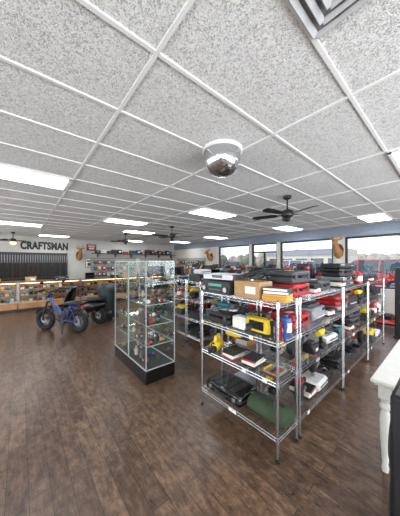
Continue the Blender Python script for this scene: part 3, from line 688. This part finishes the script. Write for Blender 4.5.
b.tube([(-.3,-.2,.16),(-.75,-.2,.85),(-.85,-.18,1.0),(-.85,.18,1.0),(-.75,.2,.85),(-.3,.2,.16)],.012,black,8); b.obj('lawn_mower',(7.15,1.1,0),math.pi)
# ---------------------------------------------------------------- outside
bb('ground_asphalt',XW+.2,70,-40,60,-.14,-.02,M('asphalt',(140,138,136),.9,var=.15,scale=3))
bb('sidewalk',XW+.2,XW+2.2,-20,30,-.02,.02,M('sidewalk_concrete',(180,177,170),.9,var=.08))
bb('grass_verge',23.5,26,-30,60,-.02,.06,M('dry_grass',(150,146,104),.95,var=.3,scale=5))
cg=M('car_glass',(52,62,70),.08,var=0)
def car(loc,rz,c,suv=True,s_=1):
    b=B(); L2,W2=2.3,.9; ht=1.78 if suv else 1.45; bl=1.0 if suv else .9
    body=[(-L2,.35),(-L2,.8),(-L2+.1,bl),(-.95 if not suv else -1.0,bl+.02),(1.1,bl),(1.9,bl-.08),(L2-.02,bl-.25),(L2,.35)]
    b.prism(body,-W2,W2,c)
    cab=[(-2.1 if suv else -1.6,bl),(-1.95 if suv else -1.15,ht-.08),(-1.7 if suv else -.9,ht),(.3,ht),(.5,ht-.05),(1.15,bl)]
    n=len(cab); vs=[(x,s*(W2-.04-.16*(z-bl)/(ht-bl)),z) for s in(-1,1) for x,z in cab]
    b.add(vs,[tuple(range(n)),tuple(range(n,2*n))]+[(i,(i+1)%n,n+(i+1)%n,n+i) for i in range(n)],cg)
    b.box((-.65,0,ht+.005),(2.1,1.45,.05),c,.02)
    for s in(-1,1):
        for x in(-1.75,-.75,.25): b.tube([(x,s*(W2-.03),bl),(x-.02,s*(W2-.19),ht-.02)],.05,c,6)
        for x in(-1.4,1.4): b.cyl((x,s*(W2-.2),.34),(x,s*(W2+.01),.34),.34,rubber,22); b.cyl((x,s*(W2),.34),(x,s*(W2+.02),.34),.2,steel,14)
        b.box((L2-.02,s*.65,.68),(.06,.35,.14),lgrey,.02); b.box((-L2+.01,s*.72,.85),(.06,.2,.2),red,.02); b.box((.8,s*(W2+.08),1.05),(.1,.16,.12),c,.03)
    b.box((L2,0,.48),(.08,1.7,.18),dgrey,.03); b.box((-L2,0,.48),(.08,1.7,.18),dgrey,.03); b.obj('parked_suv' if suv else 'parked_car',loc,rz,s_)
silver=M('car_silver',(186,190,196),.25,.3,coat=.6); cred=M('car_red',(172,36,36),.25,coat=.8); cdark=M('car_dark',(70,76,86),.25,coat=.8); cwhite=M('car_white',(226,226,226),.25,coat=.8)
car((16.4,3.6,-.02),math.radians(93),cred); car((16.8,9.0,-.02),math.radians(86),silver); car((21.2,6.2,-.02),math.pi/2,cdark,False); car((21,12.9,-.02),math.pi/2,cred); car((14.5,14.6,-.02),math.pi/2,cdark); car((21,0,-.02),math.pi/2,cwhite)
bark=M('tree_bark',(140,124,110),.9,var=.25); pine=M('evergreen_foliage',(120,124,104),.9,var=.4,scale=2); brush=M('winter_brush',(160,146,130),.95,var=.3,scale=2)
TR=random.Random(3)
def tree(loc,s):
    b=B()
    def br(p,d,l,r,n):
        q=p+d*l; b.tube([p,q],[r,r*.65],bark,5 if n>1 else 3)
        if n==0: return
        for k in range(3 if n>1 else 4):
            e=(d+Vector((TR.uniform(-.75,.75),TR.uniform(-.75,.75),TR.uniform(-.1,.5)))).normalized(); br(q if k<2 else p+d*l*TR.uniform(.5,.9),e,l*TR.uniform(.6,.8),r*.55,n-1)
    br(Vector((0,0,0)),Vector((0,0,1)),2.6,.2,4); b.obj('bare_tree',loc,TR.uniform(0,6),s)
for i in range(5): tree((33+TR.uniform(-1,2),-15+i*4.4,-.02),TR.uniform(.8,1.05))
b=B()
for i in range(90):
    b.sphere((TR.uniform(0,4),TR.uniform(-30,60),TR.uniform(.4,2.4)),TR.uniform(1.4,2.4),pine if i%4==0 else brush,8,(1,1,TR.uniform(.8,1.4)))
b.obj('tree_line',(56,0,0))
b=B(); b.box((0,0,1.9),(6,14,3.8),cream); b.box((-3.05,0,3.4),(.2,14.2,.9),M('shop_fascia',(150,150,156),.6)); 
for i in range(5): b.box((-3.02,-5.4+i*2.7,1.3),(.08,2,2),cg)
b.obj('shop_building',(42,18,-.02))
# ---------------------------------------------------------------- lights
w=bpy.data.worlds.new('World'); sc.world=w; w.use_nodes=True; N=w.node_tree.nodes; L=w.node_tree.links
bg=N['Background']; tc=N.new('ShaderNodeTexCoord'); sx=N.new('ShaderNodeSeparateXYZ'); r=N.new('ShaderNodeValToRGB')
L.new(tc.outputs['Generated'],sx.inputs[0]); L.new(sx.outputs['Z'],r.inputs['Fac']); L.new(r.outputs['Color'],bg.inputs['Color'])
r.color_ramp.elements[0].color=(.88,.93,1,1); r.color_ramp.elements[1].color=(.5,.66,.95,1); bg.inputs['Strength'].default_value=1.9
sun=bpy.data.lights.new('sun','SUN'); sun.energy=3.2; sun.angle=.03; so=bpy.data.objects.new('sun',sun); sc.collection.objects.link(so); so.rotation_euler=Vector((.35,-.75,-.8)).to_track_quat('-Z','Y').to_euler()
def area(name,loc,d,sxx,syy,e,c=(1,1,1)):
    l=bpy.data.lights.new(name,'AREA'); l.shape='RECTANGLE'; l.size=sxx; l.size_y=syy; l.energy=e; l.color=c
    o=bpy.data.objects.new(name,l); sc.collection.objects.link(o); o.location=loc; o.rotation_euler=Vector(d).to_track_quat('-Z','Y').to_euler()
area('added_fill_back',(1.2,YB-.35,1.2),(-.05,1,.42),10,2.0,580,(.93,.96,1))  # added fill lamp behind the camera, aimed up to brighten the ceiling
area('added_fill_left',(XL-.3,5.5,1.2),(1,.0,.42),13,2.0,260,(.93,.96,1))  # added unseen lamp outside the left wall, lifts the ceiling on that side
# camera
cam=bpy.data.cameras.new('camera'); co=bpy.data.objects.new('camera',cam); sc.collection.objects.link(co); sc.camera=co
co.location=(0,0,EYE); co.rotation_euler=(math.pi/2,0,math.radians(-40)); cam.sensor_fit='VERTICAL'; cam.sensor_height=36; cam.lens=215/516*36; cam.shift_y=4/516; cam.clip_start=.05
sc.view_settings.view_transform='Standard'
